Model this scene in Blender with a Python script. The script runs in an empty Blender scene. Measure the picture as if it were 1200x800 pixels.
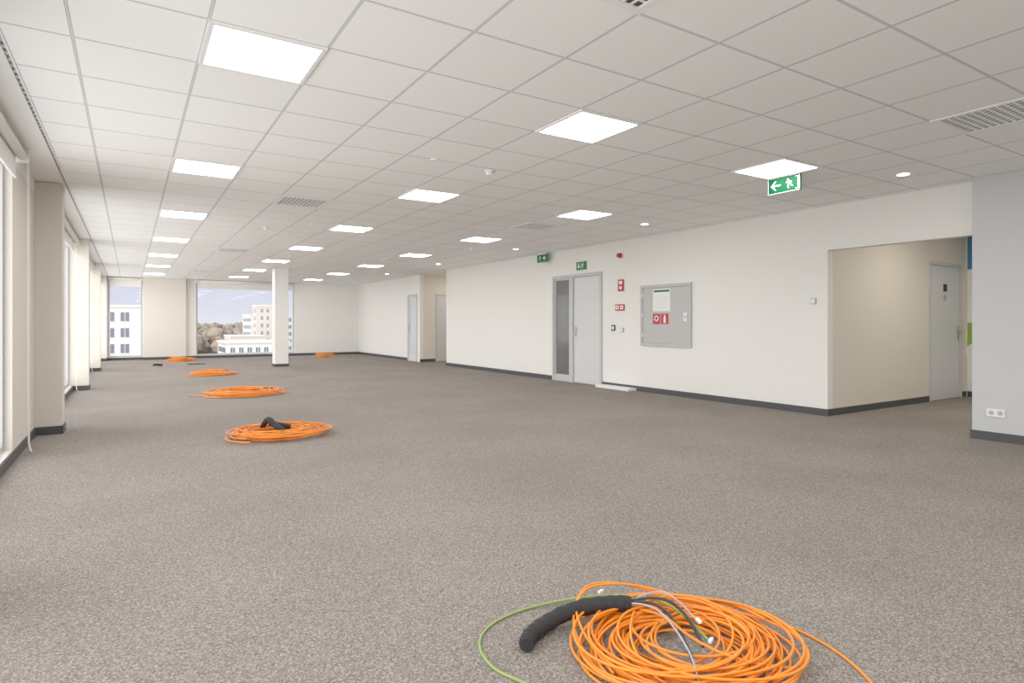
import bpy, math, random
from mathutils import Vector, Matrix
random.seed(7)
scene = bpy.context.scene
try:
    scene.view_settings.view_transform = 'Standard'
    scene.view_settings.look = 'None'
    scene.view_settings.exposure = 0.12
    scene.view_settings.gamma = 1.2
except Exception:
    pass

CEIL = 2.75
# ------------------------------------------------------------------ materials
def nt(name):
    m = bpy.data.materials.new(name); m.use_nodes = True
    n = m.node_tree.nodes; l = m.node_tree.links
    return m, n, l, n['Principled BSDF']

def mat(name, col, rough=0.6, metal=0.0, noise=0.04, nscale=8.0, bump=0.0, bscale=200.0, emit=0.0, spec=0.5):
    m, n, l, b = nt(name)
    b.inputs['Roughness'].default_value = rough
    b.inputs['Metallic'].default_value = metal
    b.inputs['Specular IOR Level'].default_value = spec
    tc = n.new('ShaderNodeTexCoord')
    nz = n.new('ShaderNodeTexNoise'); nz.inputs['Scale'].default_value = nscale; nz.inputs['Detail'].default_value = 3
    l.new(tc.outputs['Object'], nz.inputs['Vector'])
    mx = n.new('ShaderNodeMix'); mx.data_type = 'RGBA'
    mx.inputs[6].default_value = (*[c*(1-noise) for c in col], 1)
    mx.inputs[7].default_value = (*[min(1, c*(1+noise)) for c in col], 1)
    l.new(nz.outputs['Fac'], mx.inputs[0]); l.new(mx.outputs[2], b.inputs['Base Color'])
    if bump > 0:
        n2 = n.new('ShaderNodeTexNoise'); n2.inputs['Scale'].default_value = bscale
        l.new(tc.outputs['Object'], n2.inputs['Vector'])
        bp = n.new('ShaderNodeBump'); bp.inputs['Strength'].default_value = bump; bp.inputs['Distance'].default_value = 0.002
        l.new(n2.outputs['Fac'], bp.inputs['Height']); l.new(bp.outputs['Normal'], b.inputs['Normal'])
    if emit > 0:
        b.inputs['Emission Color'].default_value = (*col, 1)
        b.inputs['Emission Strength'].default_value = emit
    return m

M_wall   = mat('wall_white_paint', (0.83, 0.82, 0.79), 0.8, noise=0.015, bump=0.05, spec=0.3)
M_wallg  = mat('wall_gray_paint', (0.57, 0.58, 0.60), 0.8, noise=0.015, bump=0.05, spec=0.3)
M_tan    = mat('wall_tan_paint', (0.74, 0.685, 0.60), 0.8, noise=0.015, bump=0.05, spec=0.3)
M_pill   = mat('pillar_beige_paint', (0.68, 0.63, 0.57), 0.8, noise=0.015, bump=0.05, spec=0.3)
M_base   = mat('skirting_dark_vinyl', (0.05, 0.05, 0.055), 0.5)
M_white  = mat('white_plastic', (0.85, 0.85, 0.84), 0.4)
M_whitem = mat('white_metal', (0.82, 0.82, 0.81), 0.4)
M_gdoor  = mat('door_gray_laminate', (0.64, 0.64, 0.65), 0.45, noise=0.02)
M_gframe = mat('door_frame_gray', (0.52, 0.52, 0.53), 0.45, noise=0.02)
M_cab    = mat('cabinet_gray_paint', (0.48, 0.48, 0.48), 0.45, noise=0.02)
M_steel  = mat('brushed_steel', (0.40, 0.40, 0.41), 0.3, metal=1.0)
M_dark   = mat('dark_gap', (0.03, 0.03, 0.03), 0.8)
M_grey   = mat('vent_back_gray', (0.04, 0.038, 0.035), 0.9)
M_green  = mat('sign_green', (0.0, 0.17, 0.06), 0.5, spec=0.2)
M_greend = mat('sign_green_dark', (0.0, 0.055, 0.018), 0.6, spec=0.1)  # same sign green, colour darkened to offset light from the adjacent panel
M_sw     = mat('sign_white', (0.85, 0.87, 0.85), 0.5)
M_red    = mat('fire_red', (0.50, 0.010, 0.018), 0.4)
M_orange = mat('cable_orange_pvc', (0.90, 0.25, 0.010), 0.4, noise=0.12)
M_lime   = mat('cable_green_pvc', (0.24, 0.35, 0.09), 0.45)
M_black  = mat('cable_sleeve_black', (0.010, 0.010, 0.012), 0.75, bump=0.9, bscale=350)
M_blackc = mat('cable_black_pvc', (0.015, 0.015, 0.015), 0.4)
M_gcab   = mat('cable_gray_pvc', (0.34, 0.39, 0.46), 0.4)
M_blind  = mat('roller_blind_fabric', (0.84, 0.82, 0.79), 0.9)
M_alu    = mat('window_frame_aluminium', (0.42, 0.42, 0.43), 0.4)
M_skin_b = mat('mural_blue', (0.03, 0.22, 0.45), 0.6)
M_skin_g = mat('mural_green', (0.25, 0.45, 0.05), 0.6)
M_fac    = mat('facade_white_render', (0.68, 0.66, 0.635), 0.8)
M_fac2   = mat('facade_beige_render', (0.58, 0.53, 0.47), 0.8)
M_fgl    = mat('facade_window_glass', (0.11, 0.13, 0.16), 0.3)
M_tree   = mat('tree_foliage_autumn', (0.25, 0.20, 0.155), 0.9, noise=0.5, nscale=0.3)
M_grnd   = mat('ground_outdoor', (0.25, 0.25, 0.20), 0.9, noise=0.4, nscale=0.05)

def m_emit(name, col, s):
    m = bpy.data.materials.new(name); m.use_nodes = True
    n = m.node_tree.nodes; l = m.node_tree.links; n.clear()
    o = n.new('ShaderNodeOutputMaterial'); e = n.new('ShaderNodeEmission')
    e.inputs['Color'].default_value = (*col, 1); e.inputs['Strength'].default_value = s
    l.new(e.outputs[0], o.inputs[0]); return m
M_led  = m_emit('led_diffuser', (1.0, 0.975, 0.94), 19.5)
M_spot = m_emit('led_spot_lens', (1.0, 0.975, 0.94), 19.5)

def m_glass():
    m = bpy.data.materials.new('window_glass'); m.use_nodes = True
    n = m.node_tree.nodes; l = m.node_tree.links; n.clear()
    o = n.new('ShaderNodeOutputMaterial'); t = n.new('ShaderNodeBsdfTransparent'); g = n.new('ShaderNodeBsdfGlossy')
    t.inputs[0].default_value = (0.96, 0.97, 0.98, 1); g.inputs['Roughness'].default_value = 0.02
    mx = n.new('ShaderNodeMixShader'); mx.inputs[0].default_value = 0.02
    l.new(t.outputs[0], mx.inputs[1]); l.new(g.outputs[0], mx.inputs[2]); l.new(mx.outputs[0], o.inputs[0]); return m
M_glass = m_glass()
M_dglass = mat('sidelight_tinted_glass', (0.14, 0.14, 0.14), 0.08, noise=0.3, nscale=1.5)
M_lglass = mat('frosted_glass_light', (0.62, 0.66, 0.69), 0.2)

def m_carpet():
    m, n, l, b = nt('carpet_graybrown_loop')
    b.inputs['Roughness'].default_value = 0.95; b.inputs['Specular IOR Level'].default_value = 0.05
    tc = n.new('ShaderNodeTexCoord')
    vo = n.new('ShaderNodeTexVoronoi'); vo.inputs['Scale'].default_value = 190
    l.new(tc.outputs['Object'], vo.inputs['Vector'])
    sc = n.new('ShaderNodeSeparateColor'); l.new(vo.outputs['Color'], sc.inputs[0])
    a = n.new('ShaderNodeTexNoise'); a.inputs['Scale'].default_value = 80; a.inputs['Detail'].default_value = 3
    l.new(tc.outputs['Object'], a.inputs['Vector'])
    mm = n.new('ShaderNodeMath'); mm.operation = 'MULTIPLY_ADD'; mm.inputs[1].default_value = 0.55
    l.new(sc.outputs[0], mm.inputs[0])
    m3 = n.new('ShaderNodeMath'); m3.operation = 'MULTIPLY_ADD'; m3.inputs[1].default_value = 0.6; m3.inputs[2].default_value = -0.075
    l.new(a.outputs['Fac'], m3.inputs[0]); l.new(m3.outputs[0], mm.inputs[2])
    r = n.new('ShaderNodeValToRGB')
    e = r.color_ramp.elements
    e[0].position = 0.05; e[0].color = (0.095, 0.081, 0.070, 1)
    e[1].position = 0.95; e[1].color = (0.46, 0.42, 0.38, 1)
    k = e.new(0.5); k.color = (0.212, 0.186, 0.165, 1)
    l.new(mm.outputs[0], r.inputs['Fac'])
    c = n.new('ShaderNodeTexNoise'); c.inputs['Scale'].default_value = 0.9; c.inputs['Detail'].default_value = 5
    l.new(tc.outputs['Object'], c.inputs['Vector'])
    mr = n.new('ShaderNodeMapRange'); mr.inputs[1].default_value = 0.3; mr.inputs[2].default_value = 0.7
    mr.inputs[3].default_value = 0.91; mr.inputs[4].default_value = 1.09
    l.new(c.outputs['Fac'], mr.inputs[0])
    mx = n.new('ShaderNodeVectorMath'); mx.operation = 'SCALE'
    l.new(r.outputs['Color'], mx.inputs[0]); l.new(mr.outputs[0], mx.inputs['Scale'])
    l.new(mx.outputs[0], b.inputs['Base Color'])
    return m
M_carpet = m_carpet()

GX, GY = 0.34, 0.42     # a grid-line crossing of the 0.6 m ceiling grid
def m_ceiling():
    m, n, l, b = nt('ceiling_mineral_tiles')
    b.inputs['Roughness'].default_value = 0.9; b.inputs['Specular IOR Level'].default_value = 0.2
    tc = n.new('ShaderNodeTexCoord'); sp = n.new('ShaderNodeSeparateXYZ')
    l.new(tc.outputs['Object'], sp.inputs[0])
    def math_(op, a, bv=None):
        x = n.new('ShaderNodeMath'); x.operation = op
        for i, v in enumerate((a, bv)):
            if v is None: continue
            if isinstance(v, (int, float)): x.inputs[i].default_value = v
            else: l.new(v, x.inputs[i])
        return x.outputs[0]
    ds = []
    for ax, off in ((0, GX), (1, GY)):
        v = math_('SUBTRACT', sp.outputs[ax], off)
        v = math_('ADD', v, 60.0)
        v = math_('MODULO', v, 0.6)
        v2 = math_('SUBTRACT', 0.6, v)
        ds.append(math_('MINIMUM', v, v2))
    d = math_('MINIMUM', ds[0], ds[1])
    r = n.new('ShaderNodeValToRGB'); r.color_ramp.interpolation = 'LINEAR'
    e = r.color_ramp.elements
    s = math_('MULTIPLY', d, 20.0)   # 0..0.05m -> 0..1
    e[0].position = 0.0; e[0].color = (0.66, 0.66, 0.65, 1)
    e[1].position = 0.18; e[1].color = (0.925, 0.92, 0.91, 1)
    k = e.new(0.09); k.color = (0.66, 0.66, 0.65, 1)
    k = e.new(0.115); k.color = (0.33, 0.33, 0.325, 1)
    k = e.new(0.15); k.color = (0.40, 0.40, 0.39, 1)
    l.new(s, r.inputs['Fac'])
    # slight tone change from tile to tile
    cx = math_('FLOOR', math_('DIVIDE', math_('ADD', math_('SUBTRACT', sp.outputs[0], GX), 60.0), 0.6))
    cy = math_('FLOOR', math_('DIVIDE', math_('ADD', math_('SUBTRACT', sp.outputs[1], GY), 60.0), 0.6))
    cb = n.new('ShaderNodeCombineXYZ'); l.new(cx, cb.inputs[0]); l.new(cy, cb.inputs[1])
    wn = n.new('ShaderNodeTexWhiteNoise'); l.new(cb.outputs[0], wn.inputs['Vector'])
    sc = math_('ADD', math_('MULTIPLY', wn.outputs['Value'], 0.03), 0.97)
    vm = n.new('ShaderNodeVectorMath'); vm.operation = 'SCALE'; l.new(r.outputs['Color'], vm.inputs[0]); l.new(sc, vm.inputs['Scale'])
    l.new(vm.outputs[0], b.inputs['Base Color'])
    return m
M_ceil = m_ceiling()

# ------------------------------------------------------------------ builder
class B:
    def __init__(s, name): s.name = name; s.v = []; s.f = []; s.mi = []; s.mats = []; s.sm = []
    def m(s, mt):
        if mt not in s.mats: s.mats.append(mt)
        return s.mats.index(mt)
    def face(s, pts, mt, smooth=False):
        k = len(s.v); s.v += [tuple(p) for p in pts]; s.f.append(tuple(range(k, k+len(pts)))); s.mi.append(s.m(mt)); s.sm.append(smooth)
    def box(s, x0, x1, y0, y1, z0, z1, mt):
        k = len(s.v)
        s.v += [(x0,y0,z0),(x1,y0,z0),(x1,y1,z0),(x0,y1,z0),(x0,y0,z1),(x1,y0,z1),(x1,y1,z1),(x0,y1,z1)]
        for q in ((0,3,2,1),(4,5,6,7),(0,1,5,4),(1,2,6,5),(2,3,7,6),(3,0,4,7)):
            s.f.append(tuple(k+i for i in q)); s.mi.append(s.m(mt)); s.sm.append(False)
        return s
    def cyl(s, c, r, h, axis, mt, n=24, r2=None):
        r2 = r if r2 is None else r2
        ax = Vector(axis).normalized(); t = Vector((0,0,1)) if abs(ax.z) < .9 else Vector((1,0,0))
        u = ax.cross(t).normalized(); w = ax.cross(u); c = Vector(c)
        k = len(s.v)
        for j, rr in ((0, r), (1, r2)):
            for i in range(n):
                a = 2*math.pi*i/n
                s.v.append(tuple(c + ax*h*j + (u*math.cos(a)+w*math.sin(a))*rr))
        for i in range(n):
            s.f.append((k+i, k+(i+1)%n, k+n+(i+1)%n, k+n+i)); s.mi.append(s.m(mt)); s.sm.append(True)
        s.f.append(tuple(k+i for i in reversed(range(n)))); s.mi.append(s.m(mt)); s.sm.append(False)
        s.f.append(tuple(k+n+i for i in range(n))); s.mi.append(s.m(mt)); s.sm.append(False)
        return s
    def poly2(s, pts, y, mt):      # polygon in local xz plane facing -y
        s.face([(p[0], y, p[1]) for p in pts], mt)
    def disc2(s, cx, cz, r, y, mt, n=20):
        s.poly2([(cx+r*math.cos(2*math.pi*i/n), cz+r*math.sin(2*math.pi*i/n)) for i in range(n)], y, mt)
    def mesh(s):
        me = bpy.data.meshes.new(s.name); me.from_pydata(s.v, [], s.f)
        for mt in s.mats: me.materials.append(mt)
        for p, i, q in zip(me.polygons, s.mi, s.sm): p.material_index = i; p.use_smooth = q
        me.update(); return me
    def obj(s, loc=(0,0,0), rz=0.0, bevel=0.0, name=None, me=None):
        o = bpy.data.objects.new(name or s.name, me or s.mesh()); scene.collection.objects.link(o)
        o.location = loc; o.rotation_euler = (0, 0, rz)
        if bevel: 
            bm = o.modifiers.new('bevel', 'BEVEL'); bm.width = bevel; bm.segments = 2; bm.limit_method = 'ANGLE'
        return o
RW = -math.pi/2     # rotation for things on walls that face -X (local x -> -Y, local y -> +X)

def boxes(name, lst, bevel=0):
    b = B(name)
    for q in lst: b.box(*q)
    return b.obj(bevel=bevel)

XR, XL, YF, YB = 7.73, -0.87, 23.8, -4.0
# ------------------------------------------------------------------ floor / ceiling
boxes('floor', [(-1.05, 12.0, YB-0.15, YF+0.2, -0.12, 0.0, M_carpet)])
boxes('ceiling', [(-0.57, 12.0, YB-0.15, YF+0.2, CEIL, CEIL+0.12, M_ceil)])
# perimeter slot with dotted curtain rail + plaster bulkhead by the windows
bb = B('trim_1')
bb.box(-0.605, -0.57, YB, YF, CEIL+0.03, CEIL+0.12, M_dark)
bb.box(-0.585, -0.572, YB, YF, CEIL-0.004, CEIL+0.03, M_whitem)
y = YB+0.05
while y < YF-0.1:
    bb.box(-0.603, -0.587, y, y+0.05, CEIL+0.004, CEIL+0.03, M_alu); y += 0.1
bb.box(-0.87, -0.605, YB, YF, CEIL, CEIL+0.12, M_wall)
bb.box(-1.05, -0.87, YB, YF, CEIL-0.12, CEIL+0.12, M_wall)
bb.obj()

# ------------------------------------------------------------------ right wall
boxes('wall_right', [
    (XR, XR+0.12, 4.53, 9.0, 0, CEIL, M_wall),
    (XR, XR+0.12, 9.0, 10.62, 2.22, CEIL, M_wall),
    (XR, XR+0.12, 10.62, 15.84, 0, CEIL, M_wall),
    (XR, XR+0.12, 2.85, 4.53, 2.17, CEIL, M_wall),
    (XR, XR+0.12, 17.73, 17.93, 0, CEIL, M_wall),
    (XR, XR+0.12, 17.93, 18.70, 2.15, CEIL, M_wall),
    (XR, XR+0.12, 18.70, YF, 0, CEIL, M_wall)])
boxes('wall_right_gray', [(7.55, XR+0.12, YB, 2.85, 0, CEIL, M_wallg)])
bh, bt = 0.09, 0.014
boxes('baseboard_right', [
    (XR-bt, XR, 4.53-bt, 9.0-0.01, 0, bh, M_base), (XR-bt, XR, 10.63, 15.84, 0, bh, M_base),
    (XR-bt, XR, 18.72, YF, 0, bh, M_base),
    (7.55-bt, 7.55, YB, 2.85+bt, 0, bh, M_base),
    (7.55, XR+0.12, 2.85, 2.85+bt, 0, bh, M_base)])
# lobby recess
boxes('wall_lobby', [
    (XR+0.12, 10.47, 4.53, 4.65, 0, CEIL, M_tan), (10.47, 11.58, 4.53, 4.65, 2.18, CEIL, M_tan),
    (11.58, 11.75, 4.53, 4.65, 0, CEIL, M_tan),
    (11.75, 11.87, -0.8, 4.65, 0, CEIL, M_tan),
    (XR+0.12, 11.75, -0.8, -0.68, 0, CEIL, M_tan)])
boxes('baseboard_lobby', [(XR, 10.47, 4.53-bt, 4.53, 0, bh, M_base), (11.58, 11.75, 4.53-bt, 4.53, 0, bh, M_base),
                          (11.75-bt, 11.75, -0.68, 4.5, 0, bh, M_base)])
boxes('wall_alcove', [
    (XR+0.12, 8.26, 17.73, 17.85, 0, CEIL, M_tan), (8.26, 9.2, 17.73, 17.85, 2.15, CEIL, M_tan), (9.2, 10.0, 17.73, 17.85, 0, CEIL, M_tan),
    (10.0, 10.12, 15.72, 17.85, 0, CEIL, M_tan), (XR+0.12, 10.0, 15.72, 15.84, 0, CEIL, M_tan)])
boxes('baseboard_alcove', [(XR, 8.26, 17.73-bt, 17.73, 0, bh, M_base), (9.2, 10.0, 17.73-bt, 17.73, 0, bh, M_base)])

# ------------------------------------------------------------------ mural on lobby end wall (flat graphic)
b = B('wall_mural')
b.box(0, 3.0, -0.004, 0, 0.12, CEIL-0.02, M_white)
b.poly2([(0,2.1),(0.5,2.18),(1.2,2.05),(2,2.2),(3,2.1),(3,2.72),(0,2.72)], -0.006, M_skin_b)
b.poly2([(0,0.78),(3,0.72),(3,1.05),(2.2,1.25),(1.4,1.12),(0.7,1.3),(0,1.22)], -0.006, M_skin_g)
for i in range(12):
    b.disc2(0.12+0.24*i, 0.74+0.05*math.sin(i*2), 0.15, -0.008, M_white)
b.obj((11.75, 4.5, 0), RW)

# ------------------------------------------------------------------ doors
def lever(b, x, z, dirn, y=-0.02):
    b.box(x-0.02, x+0.02, y-0.008, y, z-0.11, z+0.11, M_steel)
    b.cyl((x, y-0.05, z+0.03), 0.009, 0.045, (0,1,0), M_steel, 12)
    b.cyl((x-0.009*dirn, y-0.05, z+0.03), 0.009, 0.125, (dirn,0,0), M_steel, 12)
    b.cyl((x, y-0.012, z-0.06), 0.011, 0.006, (0,1,0), M_dark, 12)
def door(name, w, h, side=1, loc=(0,0,0), rz=0, leafm=M_gdoor, framem=M_gframe, vent=True, t=0.12):
    b = B(name)
    f = 0.05
    b.box(0, f, -0.02, t, 0, h, framem); b.box(w-f, w, -0.02, t, 0, h, framem); b.box(f, w-f, -0.02, t, h-f, h, framem)
    b.box(f+0.004, w-f-0.004, 0.0, 0.04, 0.008, h-f-0.004, leafm)
    b.box(f, w-f, 0.05, 0.06, 0, h-f, M_dark)
    x = f+0.06 if side < 0 else w-f-0.06
    lever(b, x, 1.05, -side, 0.0)
    hx = w-f if side < 0 else f
    for z in (0.25, 1.1, 1.9): b.cyl((hx, -0.004, z), 0.009, 0.1, (0,0,1), M_steel, 10)
    return b, (loc, rz)
# lobby door
b, (lc, rz) = door('door_2', 1.11, 2.18, 1, (10.47, 4.53, 0))
b.cyl((0.55, -0.006, 1.62), 0.05, 0.008, (0,1,0), M_steel, 20)
b.box(0.49, 0.61, -0.006, 0.0, 1.72, 1.84, M_dark)
b.obj(lc, rz, bevel=0.002)
# alcove door
b, (lc, rz) = door('door_3', 0.94, 2.15, 1, (8.26, 17.73, 0)); b.obj(lc, rz)
# glazed door in far wall
b = B('door_4')
b.box(0, .06, -.02, .12, 0, 2.15, M_gframe); b.box(.71, .77, -.02, .12, 0, 2.15, M_gframe); b.box(.06, .71, -.02, .12, 2.09, 2.15, M_gframe)
b.box(.06, .71, 0, .04, 0, .2, M_gdoor); b.box(.06, .16, 0, .04, .2, 2.09, M_gdoor); b.box(.61, .71, 0, .04, .2, 2.09, M_gdoor); b.box(.16, .61, 0, .04, 1.97, 2.09, M_gdoor)
b.box(.16, .61, .015, .025, .2, 1.97, M_lglass); lever(b, .12, 1.05, 1, 0.0)
b.obj((XR, 18.70, 0), RW)
# main door with sidelight : local x 0 at Y=10.62 -> 1.62 at Y=9.0
b = B('door_1')
H1 = 2.22
b.box(0, .06, -.03, .12, 0, H1, M_gframe); b.box(1.56, 1.62, -.03, .12, 0, H1, M_gframe); b.box(.06, 1.56, -.03, .12, H1-.06, H1, M_gframe)
b.box(.60, .72, -.03, .12, 0, H1-.06, M_gframe); b.box(.06, .60, -.02, .1, 0, .10, M_gframe)
b.box(.10, .56, .02, .03, .14, H1-.10, M_dglass)
b.box(.06, .10, 0, .06, .10, H1-.06, M_gframe); b.box(.56, .60, 0, .06, .10, H1-.06, M_gframe); b.box(.10, .56, 0, .06, .10, .14, M_gframe); b.box(.10, .56, 0, .06, H1-.10, H1-.06, M_gframe)
b.box(.725, 1.555, 0.0, .045, .008, H1-.065, M_gdoor); b.box(.72, 1.56, .06, .07, 0, H1-.06, M_dark)
lever(b, .79, 1.05, 1, 0.0)
for z in (0.25, 1.1, 1.95): b.cyl((1.557, -.005, z), 0.01, 0.11, (0,0,1), M_steel, 10)
b.obj((XR, 10.62, 0), RW, bevel=0.002)
boxes('door_threshold_ramp', [(7.50, 7.715, 8.05, 8.95, 0, 0.05, M_white)], bevel=0.01)

# ------------------------------------------------------------------ hydrant cabinet
b = B('fire_hose_cabinet')
W, Hc = 1.15, 1.06
for q in ((0, .05, 0, Hc), (W-.05, W, 0, Hc), (.05, W-.05, 0, .05), (.05, W-.05, Hc-.05, Hc)):
    b.box(q[0], q[1], -.035, 0, q[2], q[3], M_cab)
b.box(.055, W-.055, -.022, 0, .055, Hc-.055, M_cab)
b.box(.30, .70, -.026, -.022, .60, .98, M_sw); b.box(.32, .68, -.0275, -.026, .93, .965, M_green)
b.poly2([(.40,.64),(.60,.64),(.60,.88),(.40,.88)], -.0275, M_white)
for i in range(4): b.box(.36, .64, -.0275, -.026, .66+.055*i, .664+.055*i, M_cab)
b.box(.30, .47, -.026, -.022, .38, .56, M_red); b.box(.49, .66, -.026, -.022, .38, .56, M_red)
b.disc2(.385, .48, .05, -.0275, M_sw); b.disc2(.385, .48, .03, -.028, M_red)
b.box(.55, .60, -.0275, -.026, .40, .50, M_sw); b.box(.56, .59, -.0275, -.026, .50, .54, M_sw)
b.cyl((1.03, -.035, .50), .028, .013, (0,1,0), M_steel, 20); b.box(.99, 1.07, -.03, -.022, .43, .57, M_whitem)
for z in (.15, .5, .85): b.box(.045, .06, -.04, -.022, z, z+.07, M_whitem)
b.obj((XR-.001, 7.94, 0.82), RW, bevel=0.002)

# ------------------------------------------------------------------ emergency signs
def man(b, cx, cz, s, y, flip=1):
    def P(pts): b.poly2([(cx+flip*p[0]*s, cz+p[1]*s) for p in (pts if flip > 0 else pts[::-1])], y, M_sw)
    b.disc2(cx+flip*0.10*s, cz+0.36*s, 0.085*s, y, M_sw, 14)
    P([(-.10,-.02),(.06,-.02),(.12,.24),(-.04,.26)])
    P([(.04,.16),(.26,.06),(.28,.13),(.08,.26)])
    P([(-.04,.26),(-.24,.20),(-.26,.05),(-.19,.05),(-.17,.14),(-.02,.17)])
    P([(-.10,.02),(-.10,-.10),(-.32,-.30),(-.38,-.24),(-.20,-.06)][::-1])
    P([(-.04,.0),(.07,.0),(.16,-.16),(.08,-.40),(.0,-.40),(.06,-.16)][::-1])
def exit_sign(name, w, h, loc, rz, arrow='L', stem=0.0, t=0.03, gm=M_green):
    b = B(name)
    b.box(0, w, -t, 0, 0, h, gm)
    e = .004
    for q in ((0,w,0,e),(0,w,h-e,h),(0,e,e,h-e),(w-e,w,e,h-e)): b.box(q[0], q[1], -t-.001, -t+.001, q[2], q[3], M_sw)
    if stem > 0:
        b.box(w*.1, w*.9, -t*.8, -t*.2, h, h+stem, M_white)
    y = -t-.0015; c = h/2
    if arrow == 'L':
        ax = w*.25
        b.box(ax-.03, ax+h*.34, y, -t, c-.007, c+.007, M_sw)
        b.poly2([(ax-h*.34,c),(ax-h*.05,c-h*.28),(ax+h*.04,c-h*.28),(ax-h*.22,c)], y, M_sw)
        b.poly2([(ax-h*.34,c),(ax-h*.22,c),(ax+h*.04,c+h*.28),(ax-h*.05,c+h*.28)], y, M_sw)
        man(b, w*.67, c, h*.72, y, -1)
        for q in ((w*.86, w*.96, h*.12, h*.14), (w*.86, w*.96, h*.86, h*.88), (w*.945, w*.96, h*.14, h*.86)): b.box(q[0], q[1], y, -t, q[2], q[3], M_sw)
    elif arrow == 'R':
        ax = w*.75
        b.box(ax-h*.34, ax+.02, y, -t, c-.012, c+.012, M_sw)
        b.poly2([(ax+h*.36,c),(ax-h*.06,c+h*.33),(ax-h*.06,c-h*.33)][::-1], y, M_sw)
        man(b, w*.32, c, h*.85, y, 1)
    else:
        ax = w*.26
        b.box(ax-.012, ax+.012, y, -t, c-.01, c+h*.34, M_sw)
        b.poly2([(ax,c-h*.36),(ax+h*.28,c),(ax-h*.28,c)], y, M_sw)
        man(b, w*.68, c, h*.85, y, 1)
        b.box(w*.5, w*.52, y, -t, h*.1, h*.9, M_sw)
    return b.obj(loc, rz)
exit_sign('exit_sign', .36, .165, (5.78, 4.02, CEIL-.178), RW, 'L', .013, gm=M_greend)
exit_sign('exit_sign', .36, .17, (7.60, 11.0, CEIL-.21), RW, 'R', .04)
exit_sign('exit_sign', .30, .17, (XR, 9.78, 2.29), RW, 'D')

# wall devices
b = B('fire_alarm_siren'); b.cyl((0,-.03,0), .055, .03, (0,1,0), M_white, 24); b.cyl((0,-.10,0), .036, .07, (0,1,0), M_red, 24, r2=.05); b.obj((XR, 8.46, 2.47), RW)
def plate(name, w, h, y, z, mt, extra=None, x=XR):
    b = B(name); b.box(-w/2, w/2, -.02, 0, -h/2, h/2, mt)
    if extra: extra(b)
    return b.obj((x, y, z), RW, bevel=.002)
def ex1(b):
    b.poly2([(-.04,.02),(.04,.02),(.04,.08),(-.04,.08)], -.0215, M_sw); b.disc2(0,-.045,.032,-.0215,M_sw)
plate('fire_sign', .15, .22, 8.47, 1.92, M_red, ex1)
def ex2(b):
    b.box(-.10,-.02,-.024,-.02,-.035,.035,M_sw); b.disc2(-.06,0,.018,-.0245,M_red); b.box(.02,.10,-.024,-.02,-.035,.035,M_sw); b.disc2(.06,0,.018,-.0245,M_blackc)
plate('fire_call_point', .24, .12, 8.50, 1.51, M_red, ex2)
def ex3(b): b.box(-.03,.03,-.024,-.02,-.03,.03,M_sw)
plate('door_release_button', .10, .11, 8.68, 1.13, M_green, ex3)
def ex4(b): b.box(-.03,.03,-.026,-.02,-.03,.03,M_whitem)
plate('light_switch', .085, .085, 8.44, 1.09, M_cab, ex4)
plate('wall_thermostat', .075, .085, 4.72, 1.51, M_cab, ex4)
b = B('wall_socket'); b.box(-.078,.078,-.012,0,-.04,.04,M_white)
for sx in (-.038,.038):
    b.cyl((sx,-.0145,0), .024, .003, (0,1,0), M_cab, 20); b.cyl((sx-.008,-.017,0), .0035, .003, (0,1,0), M_dark, 8); b.cyl((sx+.008,-.017,0), .0035, .003, (0,1,0), M_dark, 8)
b.obj((7.55, 2.64, 0.29), RW, bevel=.002)

# ------------------------------------------------------------------ left (window) wall
PY = [-1.99, 3.15, 8.29, 13.44, 18.6]
pl = []
for i, y in enumerate(PY):
    pl.append((-1.05, -0.63, y, y+0.31, 0, CEIL-.005, M_pill))
pl.append((-1.05, -0.63, 23.5, YF, 0, CEIL-.005, M_pill))
pl.append((-1.05, XL, 6.83, 8.29, 0, CEIL-.12, M_pill))
pl.append((-1.05, XL, YB, -1.99, 0, CEIL-.12, M_pill))
ed = [p+0.31 for p in PY]
bays = [(ed[0], 3.15), (ed[1], 6.83), (ed[2], 13.44), (ed[3], 18.6), (ed[4], 23.5)]
for y0, y1 in bays: pl.append((-1.05, XL, y0, y1, 0, 0.10, M_pill))
boxes('wall_left', pl)
bl = []
for y in PY+[23.5]:
    bl.append((-0.63, -0.63+bt, y-bt, min(y+0.31+bt, YF), 0, bh, M_base))
    bl.append((XL+bt, -0.63, y-bt, y, 0, bh, M_base))
    if y < 23: bl.append((XL+bt, -0.63, y+0.31, y+0.31+bt, 0, bh, M_base))
last = YB
for y in PY+[23.5]:
    bl.append((XL, XL+bt, last, y, 0, bh, M_base)); last = y+0.31
boxes('baseboard_left', bl)
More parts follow.
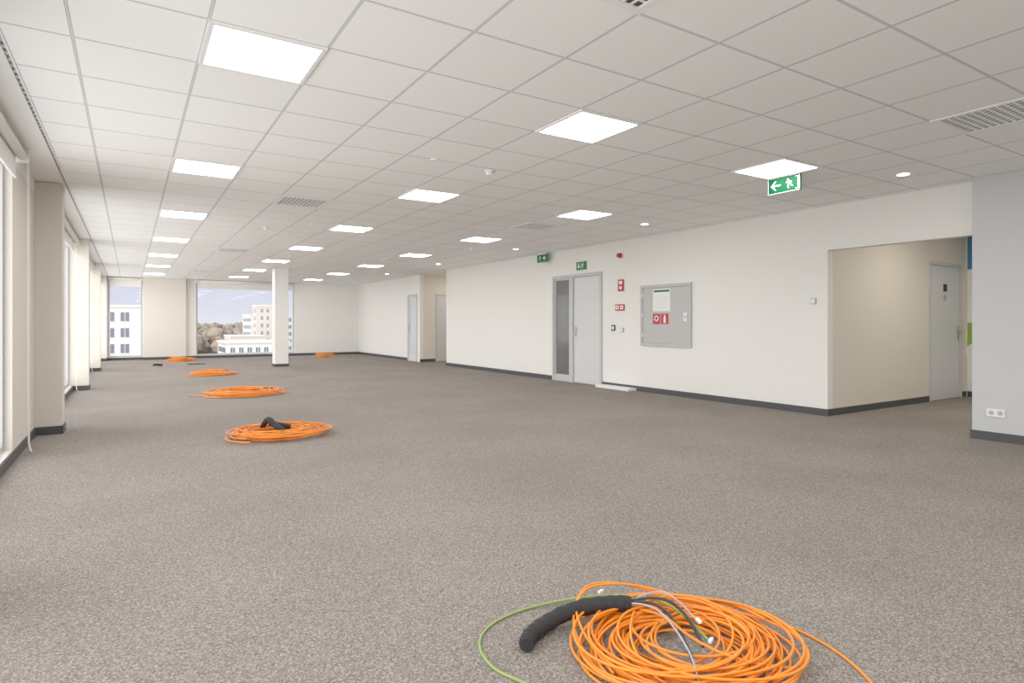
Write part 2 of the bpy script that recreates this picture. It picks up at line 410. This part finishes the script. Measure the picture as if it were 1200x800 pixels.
for i, (y0, y1) in enumerate(bays):
    b = B('window_%d' % (i+1))
    z0, z1 = 0.10, CEIL-.12; f = .05
    b.box(-1.0, -.93, y0, y0+f, z0, z1, M_alu); b.box(-1.0, -.93, y1-f, y1, z0, z1, M_alu)
    b.box(-1.0, -.93, y0+f, y1-f, z0, z0+f, M_alu); b.box(-1.0, -.93, y0+f, y1-f, z1-f, z1, M_alu)
    ym = (y0+y1)/2
    b.box(-1.0, -.93, ym-.03, ym+.03, z0+f, z1-f, M_alu)
    b.box(-.97, -.964, y0+f, ym-.03, z0+f, z1-f, M_glass); b.box(-.97, -.964, ym+.03, y1-f, z0+f, z1-f, M_glass)
    b.obj()
    r = B('roller_blind')
    yy0, yy1 = y0+.04, y1-.04
    r.cyl((-.80, yy0, CEIL-.07), .038, yy1-yy0, (0,1,0), M_blind, 20)
    for yy in (yy0-.02, yy1): r.box(-.85, -.75, yy, yy+.02, CEIL-.13, CEIL, M_white)
    r.box(-.840, -.837, yy0+.03, yy1-.03, CEIL-.26, CEIL-.07, M_blind)
    r.box(-.846, -.831, yy0+.03, yy1-.03, CEIL-.28, CEIL-.26, M_white)
    r.obj()

def curve(name, pts_list, rad, mt, parent=None, cyclic=False, kind='NURBS', res=2, loc=None):
    cu = bpy.data.curves.new(name, 'CURVE'); cu.dimensions = '3D'; cu.bevel_depth = rad; cu.bevel_resolution = 2; cu.resolution_u = res; cu.use_fill_caps = True
    for pts in pts_list:
        s = cu.splines.new(kind); s.points.add(len(pts)-1)
        for p, q in zip(s.points, pts): p.co = (*q[:3], 1); p.radius = q[3] if len(q) > 3 else 1.0
        s.use_cyclic_u = cyclic
        if kind == 'NURBS': s.order_u = 3; s.use_endpoint_u = True
    cu.materials.append(mt)
    o = bpy.data.objects.new(name, cu); scene.collection.objects.link(o)
    if parent: o.parent = parent
    return o
for y in (7.15, 13.1, 18.3):
    x = -.80
    curve('blind_pull_chain', [[(x,y,CEIL-.05),(x,y,1.2),(x,y,.12),(x+.012,y+.02,.03),(x+.03,y+.05,.008),(x+.012,y+.08,.03),(x,y+.09,.12),(x,y+.09,1.2),(x,y+.09,CEIL-.05)]], .004, M_white)

# ------------------------------------------------------------------ far wall
b = B('wall_far')
for q in ((-1.05, -.60), (.364, 1.965), (5.27, XR+.12)): b.box(q[0], q[1], YF, YF+.2, 0, CEIL, M_wall)
for q in ((-.60, .364), (1.965, 5.27)):
    b.box(q[0], q[1], YF, YF+.2, 0, .10, M_wall); b.box(q[0], q[1], YF, YF+.2, CEIL-.12, CEIL, M_wall)
b.box(.38, 1.63, YF-.22, YF, 0, CEIL-.005, M_pill)
b.obj()
boxes('baseboard_far', [(-.63, .38, YF-bt, YF, 0, bh, M_base), (.38-bt, 1.63+bt, YF-.22-bt, YF-.22, 0, bh, M_base),
    (1.63, XR-bt, YF-bt, YF, 0, bh, M_base)])
for i, (x0, x1) in enumerate(((-.60, .364), (1.965, 5.27))):
    b = B('window_%d' % (i+6)); f = .045; z0, z1 = .10, CEIL-.12
    b.box(x0, x0+f, YF+.06, YF+.12, z0, z1, M_alu); b.box(x1-f, x1, YF+.06, YF+.12, z0, z1, M_alu)
    b.box(x0+f, x1-f, YF+.06, YF+.12, z0, z0+f, M_alu); b.box(x0+f, x1-f, YF+.06, YF+.12, z1-f, z1, M_alu)
    b.box(x0+f, x1-f, YF+.085, YF+.091, z0+f, z1-f, M_glass)
    b.obj()
    r = B('roller_blind'); r.cyl((x0+.02, YF-.06, CEIL-.06), .038, x1-x0-.04, (1,0,0), M_blind, 20)
    for xx in (x0, x1-.02): r.box(xx, xx+.02, YF-.11, YF, CEIL-.12, CEIL, M_white)
    r.box(x0+.03, x1-.03, YF-.025, YF-.022, CEIL-.30, CEIL-.06, M_blind)
    r.box(x0+.03, x1-.03, YF-.032, YF-.015, CEIL-.32, CEIL-.30, M_white)
    r.obj()
boxes('wall_back', [(-1.05, XR+.12, YB-.15, YB, 0, CEIL, M_wall)])
# free-standing column
b = B('structural_column'); b.box(-.18, .18, -.18, .18, 0, CEIL, M_wall)
b.box(-.195, .195, -.195, .195, 0, .08, M_base); b.obj((3.62, 18.1, 0))

# ------------------------------------------------------------------ ceiling equipment
lp = B('ceiling_light_panel')
z0 = -.012
for q in ((-.298, .298, -.298, -.272), (-.298, .298, .272, .298), (-.298, -.272, -.272, .272), (.272, .298, -.272, .272)):
    lp.box(q[0], q[1], q[2], q[3], z0, 0, M_white)
lp.face([(-.272,-.272,-.008), (-.272,.272,-.008), (.272,.272,-.008), (.272,-.272,-.008)], M_led)
lme = lp.mesh()
for k in range(-2, 7):
    for x in (.64, 3.04, 5.44):
        lp.obj((x, 3.72+3*k, CEIL), me=lme)
vb = B('ceiling_air_vent')
for q in ((-.298, .298, -.298, -.25), (-.298, .298, .25, .298), (-.298, -.25, -.25, .25), (.25, .298, -.25, .25)):
    vb.box(q[0], q[1], q[2], q[3], -.010, 0, M_white)
vb.face([(-.25,-.25,-.002), (-.25,.25,-.002), (.25,.25,-.002), (.25,-.25,-.002)], M_grey)
N = 10
for i in range(1, N):
    c = -.25+.50*i/N
    vb.box(c-.008, c+.008, -.25, .25, -.006, -.003, M_white); vb.box(-.25, .25, c-.008, c+.008, -.0055, -.003, M_white)
vme = vb.mesh()
for k in (0, 1, 2, 3):
    for x in (1.84, 5.44): vb.obj((x, 1.92+6*k, CEIL), me=vme)
b = B('smoke_detector'); b.cyl((0,0,-.015), .05, .015, (0,0,1), M_white); b.cyl((0,0,-.045), .028, .03, (0,0,1), M_white, r2=.042); sme = b.mesh()
for x, y in ((3.07, 5.31), (1.84, 10.3), (5.9, 10.9), (3.07, 14.3)): b.obj((x, y, CEIL), me=sme)
b = B('sprinkler_cap'); b.cyl((0,0,-.01), .045, .01, (0,0,1), M_white); kme = b.mesh()
for x, y in ((2.43, 5.22), (4.5, 6.2), (2.4, 9.6)): b.obj((x, y, CEIL), me=kme)
b = B('ceiling_downlight'); b.cyl((0,0,-.012), .07, .012, (0,0,1), M_white)
b.face([(.055*math.cos(-2*math.pi*i/24), .055*math.sin(-2*math.pi*i/24), -.0125) for i in range(24)], M_spot); dme = b.mesh()
for k in (-1, 0, 1, 2, 3, 4): b.obj((6.72, 3.14+3.7*k, CEIL), me=dme)
for x, y in ((9.2, 3.3), (9.2, 1.0), (11.0, 2.2), (8.8, 16.8)): b.obj((x, y, CEIL), me=dme)
for nm, x, y, e in (('lobby_lamp', 9.2, 3.2, 20), ('lobby_lamp', 10.6, 1.6, 20), ('alcove_lamp', 8.9, 16.8, 8)):
    la = bpy.data.lights.new(nm, 'AREA'); la.energy = e; la.size = .14; la.shape = 'DISK'; la.color = (1, .93, .82)
    o = bpy.data.objects.new(nm, la); scene.collection.objects.link(o); o.location = (x, y, CEIL-.02)

# ------------------------------------------------------------------ cable coils
def coil_pts(rnd, R0, R1, turns, hz, wob, ecc=0.08, n=36):
    pts = []; ph = [rnd.uniform(0, 6.28) for _ in range(6)]
    a0 = rnd.uniform(0, 6.28); tot = int(turns*n)
    for i in range(tot):
        t = i/n; a = a0+2*math.pi*t
        r = R0+(R1-R0)*(.5+.5*math.sin(t*2.1+ph[0]))
        r *= 1+ecc*math.cos(2*a+.9*math.sin(t*.7+ph[2]))
        cx = wob*math.sin(t*1.3+ph[3]); cy = wob*math.cos(t*1.7+ph[4])
        z = .006+hz*(.5+.5*math.sin(t*2.6+ph[5]+.6*math.sin(a)))*(1-.35*abs(r-(R0+R1)/2)/((R1-R0)/2+.01))
        pts.append((cx+r*math.cos(a), cy+r*math.sin(a), max(.005, z)))
    return pts
def coil(loc, R0, R1, cables, turns, hz, wob, rad, seed, name='cable_coil'):
    rnd = random.Random(seed)
    e = bpy.data.objects.new(name, None); scene.collection.objects.link(e); e.location = loc; e.empty_display_size = .1
    curve('orange_cable', [coil_pts(rnd, R0, R1, turns, hz, wob) for _ in range(cables)], rad, M_orange, e)
    return e, rnd
# foreground coil (world coordinates; children relative to the coil centre)
C = (1.735, 1.56)
e, rnd = coil((C[0], C[1], 0), .18, .36, 7, 5.2, .07, .05, .005, 11)
def rel(pts): return [(p[0]-C[0], p[1]-C[1], *p[2:]) for p in pts]
curve('orange_tail', [rel([(1.72,1.86,.06),(1.90,1.87,.05),(2.04,1.84,.03),(2.19,1.65,.012),(2.23,1.42,.006),(2.20,1.24,.006),(2.11,1.08,.006),(2.0,.95,.006)]),
    rel([(1.36,1.60,.02),(1.40,1.80,.03),(1.55,1.98,.07),(1.70,2.07,.08),(1.84,2.00,.07),(1.93,1.86,.05),(1.97,1.7,.04)]),
    rel([(1.38,1.55,.03),(1.44,1.85,.05),(1.62,2.03,.09),(1.80,1.98,.09),(1.95,1.85,.06),(2.1,1.6,.03)]),
    rel([(1.74,1.82,.05),(1.62,1.72,.10),(1.50,1.60,.07),(1.46,1.42,.03),(1.55,1.25,.01)]),
    rel([(1.74,1.82,.05),(1.72,1.66,.11),(1.70,1.50,.08),(1.78,1.32,.05),(1.95,1.25,.02)]),
    rel([(1.74,1.83,.06),(1.88,1.76,.12),(2.0,1.58,.09),(2.02,1.40,.04)]),
    ], .005, M_orange, e, res=8)
curve('green_cable', [rel([(1.15,1.60,.005),(1.125,1.70,.005),(1.067,1.83,.005),(1.103,2.01,.005),(1.234,2.12,.005),(1.44,2.15,.006),(1.70,2.05,.03),(1.83,1.86,.07),(1.83,1.66,.09),(1.77,1.47,.06)]),
    ], .0055, M_lime, e, res=10)
sl = [(1.232,1.858,.030,.85),(1.245,1.875,.030,1.0),(1.28,1.905,.033,1.0),(1.35,1.93,.038,1.03),(1.45,1.945,.05,1.0),(1.55,1.925,.065,1.05),(1.64,1.88,.075,1.0),(1.70,1.835,.078,1.03),(1.715,1.82,.078,.9)]
fine = []
for i in range(len(sl)-1):
    for k in range(6):
        t = k/6; q = [sl[i][j]*(1-t)+sl[i+1][j]*t for j in range(4)]; q[3] *= 1+.07*math.sin((i*6+k)*1.9); fine.append(tuple(q))
fine.append(sl[-1])
o = curve('black_sleeve', [rel(fine)], .031, M_black, e, res=4)
curve('black_cable', [rel([(1.70,1.835,.078),(1.76,1.78,.10),(1.76,1.66,.10),(1.68,1.50,.07),(1.58,1.36,.04),(1.47,1.25,.01)]),
    rel([(1.70,1.84,.08),(1.80,1.77,.12),(1.82,1.62,.10),(1.73,1.47,.06)])], .006, M_blackc, e, res=8)
curve('gray_cable', [rel([(1.70,1.83,.08),(1.73,1.72,.12),(1.66,1.52,.11),(1.60,1.38,.06),(1.52,1.3,.03)]),
    rel([(1.70,1.83,.08),(1.83,1.80,.13),(1.86,1.68,.10),(1.80,1.55,.09)])], .0035, M_gcab, e, res=8)
def conn(x, y, z, a, parent, C):
    b = B('cable_plug'); b.box(-.015,.015,-.006,.006,-.005,.005,M_white); b.box(.015,.026,-.004,.004,-.003,.003,M_gcab)
    o = b.obj((x-C[0], y-C[1], z), a, bevel=.0015); o.parent = parent
for q in ((1.69,1.98,.075,.3),(1.80,1.55,.10,1.2),(1.52,1.30,.04,2.0),(1.77,1.47,.07,.4)): conn(*q, e, C)

for (x, y, R0, R1, nc, tn, sd, blk) in ((1.36, 6.87, .22, .46, 6, 4.2, 3, True), (1.64, 11.2, .28, .56, 6, 3.6, 5, False),
        (1.64, 15.9, .2, .42, 6, 3.5, 8, False), (1.38, 22.2, .15, .36, 6, 3.5, 9, False), (5.95, 22.2, .12, .30, 6, 3.5, 10, False)):
    e, rnd = coil((x, y, 0), R0, R1, nc, tn, .10 if y < 20 else .14, .07, .006, sd)
    if not blk:
        curve('orange_tail', [[(R1*.8,0,.03),(R1*1.05,.25,.01),(R1*1.25,.2,.008),(R1*1.4,-.05,.008)],[(-R1*.8,0,.03),(-R1*1.1,.1,.01),(-R1*1.35,.25,.008),(-R1*1.5,.2,.008)]], .006, M_orange, e, res=8)
        curve('black_tie', [[(R1*.3*math.cos(a)+R1*.55, .04*math.sin(a), .08+.02*math.sin(a*2)) for a in (0, .8, 1.6, 2.4, 3.1)]], .010, M_black, e, res=6)
    else:
        curve('black_sleeve', [[(-.12,.30,.06),(-.11,.20,.12),(-.09,.08,.19,1.1),(-.06,-.05,.13,1.1),(.02,-.15,.08)],[(-.08,.08,.13),(.04,.12,.10),(.14,.10,.07)]], .029, M_black, e, res=6)
curve('cable_offcut', [[(.58,20.1,.03),(.62,20,.05),(.70,19.95,.04),(.78,20.0,.03)]], .03, M_black, res=6)
curve('cable_offcut', [[(1.45,20.3,.012),(1.6,20.25,.015),(1.8,20.3,.012),(1.9,20.2,.012)]], .012, M_blackc, res=6)

# ------------------------------------------------------------------ outdoors
GZ = -18
boxes('ground_outside', [(-400, 500, 30, 900, GZ-1, GZ, M_grnd)])
def building(name, x0, x1, y0, y1, ztop, px, pz, ww, wh, wallm):
    b = B(name); b.box(x0, x1, y0, y1, GZ, ztop, wallm)
    b.box(x0-.3, x1+.3, y0-.3, y1+.3, ztop, ztop+.5, M_fac)
    nx = int((x1-x0-1)/px)
    for i in range(nx):
        cx = x0+ (x1-x0-nx*px)/2 + px*(i+.5)
        z = ztop-pz*.6
        while z-wh/2 > GZ+.5:
            b.box(cx-ww/2, cx+ww/2, y0-.08, y0, z-wh/2, z+wh/2, M_fgl)
            b.box(cx-.05, cx+.05, y0-.12, y0-.08, z-wh/2, z+wh/2, M_fac)
            b.box(cx-ww/2-.1, cx+ww/2+.1, y0-.16, y0, z-wh/2-.15, z-wh/2, M_fac)
            z -= pz
    ny = int((y1-y0-1)/px)
    for i in range(ny):
        cy = y0+px*(i+.6); z = ztop-pz*.6
        while z-wh/2 > GZ+.5:
            for xs in ((x0-.08, x0), (x1, x1+.08)): b.box(xs[0], xs[1], cy-ww/2, cy+ww/2, z-wh/2, z+wh/2, M_fgl)
            z -= pz
    b.obj()
building('office_building', -22, 2.1, 150, 165, 4.6, 2.6, 3.3, 1.5, 1.9, M_fac)
building('office_building', 42.5, 80, 270, 292, 4.6, 2.2, 3.0, 1.1, 1.5, M_fac)
building('office_building', 43, 52, 262, 269.5, 8.2, 2.2, 3.0, .8, 1.5, M_fac2)
building('office_building', 31, 42, 240, 258, -3.6, 2.2, 3.0, 1.1, 1.5, M_fac2)
building('office_building', 19.5, 34, 160, 175, -3.6, 1.9, 2.7, 1.0, 1.2, M_fac)
tb = B('tree_line'); rr = random.Random(4)
for i in range(900):
    cx = rr.uniform(-60, 260); cy = rr.uniform(305, 480); R = rr.uniform(2.5, 5); h = rr.uniform(9, 15)+ (cy-300)*.025
    cz = GZ+h-R*.4; n1, n2 = 7, 4; k = len(tb.v)
    for a in range(n2+1):
        th = math.pi*a/n2
        for c in range(n1):
            pp = 2*math.pi*c/n1; q = R*rr.uniform(.8, 1.2)
            tb.v.append((cx+q*math.sin(th)*math.cos(pp), cy+q*math.sin(th)*math.sin(pp), cz+q*math.cos(th)*.9))
    for a in range(n2):
        for c in range(n1):
            tb.f.append((k+a*n1+c, k+a*n1+(c+1)%n1, k+(a+1)*n1+(c+1)%n1, k+(a+1)*n1+c)); tb.mi.append(tb.m(M_tree)); tb.sm.append(False)
    tb.cyl((cx, cy, GZ), .4, h-R*.5, (0,0,1), M_tree, 5)
tb.obj()

# ------------------------------------------------------------------ world : hazy overcast, with brightening added to the south-west to light ceiling and facades
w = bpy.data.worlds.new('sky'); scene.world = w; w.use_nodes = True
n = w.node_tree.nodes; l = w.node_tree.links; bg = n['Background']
tc = n.new('ShaderNodeTexCoord'); sp = n.new('ShaderNodeSeparateXYZ'); l.new(tc.outputs['Generated'], sp.inputs[0])
r = n.new('ShaderNodeValToRGB'); el = r.color_ramp.elements
el[0].position = 0.0; el[0].color = (.76, .77, .82, 1); el[1].position = .35; el[1].color = (.52, .58, .80, 1)
k = el.new(.07); k.color = (.55, .58, .78, 1)
l.new(sp.outputs[2], r.inputs[0])
mp = n.new('ShaderNodeMapping'); mp.inputs['Scale'].default_value = (4, 4, 8); l.new(tc.outputs['Generated'], mp.inputs[0])
nz = n.new('ShaderNodeTexNoise'); nz.inputs['Scale'].default_value = 2.0; nz.inputs['Detail'].default_value = 3; l.new(mp.outputs[0], nz.inputs['Vector'])
cr = n.new('ShaderNodeValToRGB'); cr.color_ramp.elements[0].position = .30; cr.color_ramp.elements[1].position = .85; cr.color_ramp.elements[1].color = (.7, .7, .7, 1)
l.new(nz.outputs['Fac'], cr.inputs[0])
mx = n.new('ShaderNodeMix'); mx.data_type = 'RGBA'; l.new(cr.outputs[0], mx.inputs[0]); l.new(r.outputs[0], mx.inputs[6]); mx.inputs[7].default_value = (.80, .80, .84, 1)
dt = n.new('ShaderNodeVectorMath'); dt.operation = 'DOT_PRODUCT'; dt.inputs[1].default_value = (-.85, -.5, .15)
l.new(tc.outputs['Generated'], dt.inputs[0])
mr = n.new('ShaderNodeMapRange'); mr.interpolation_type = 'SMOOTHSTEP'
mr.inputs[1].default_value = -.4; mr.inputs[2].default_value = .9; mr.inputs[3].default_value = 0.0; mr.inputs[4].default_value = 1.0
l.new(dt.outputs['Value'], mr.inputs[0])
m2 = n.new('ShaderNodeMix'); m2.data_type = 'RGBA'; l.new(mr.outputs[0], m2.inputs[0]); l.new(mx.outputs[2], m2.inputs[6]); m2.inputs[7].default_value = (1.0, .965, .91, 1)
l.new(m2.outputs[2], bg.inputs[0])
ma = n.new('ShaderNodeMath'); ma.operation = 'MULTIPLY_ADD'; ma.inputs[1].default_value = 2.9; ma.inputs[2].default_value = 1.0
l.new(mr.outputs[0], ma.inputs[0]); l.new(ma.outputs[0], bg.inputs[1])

# ------------------------------------------------------------------ camera
cd = bpy.data.cameras.new('camera'); cam = bpy.data.objects.new('camera', cd); scene.collection.objects.link(cam)
cam.location = (0, 0, 1.21); cam.rotation_euler = (math.radians(90), 0, -math.atan(448/712))
cd.sensor_width = 36; cd.lens = 712/1200*36; cd.shift_y = -21/1200; cd.clip_end = 2000; cd.clip_start = .05
scene.camera = cam
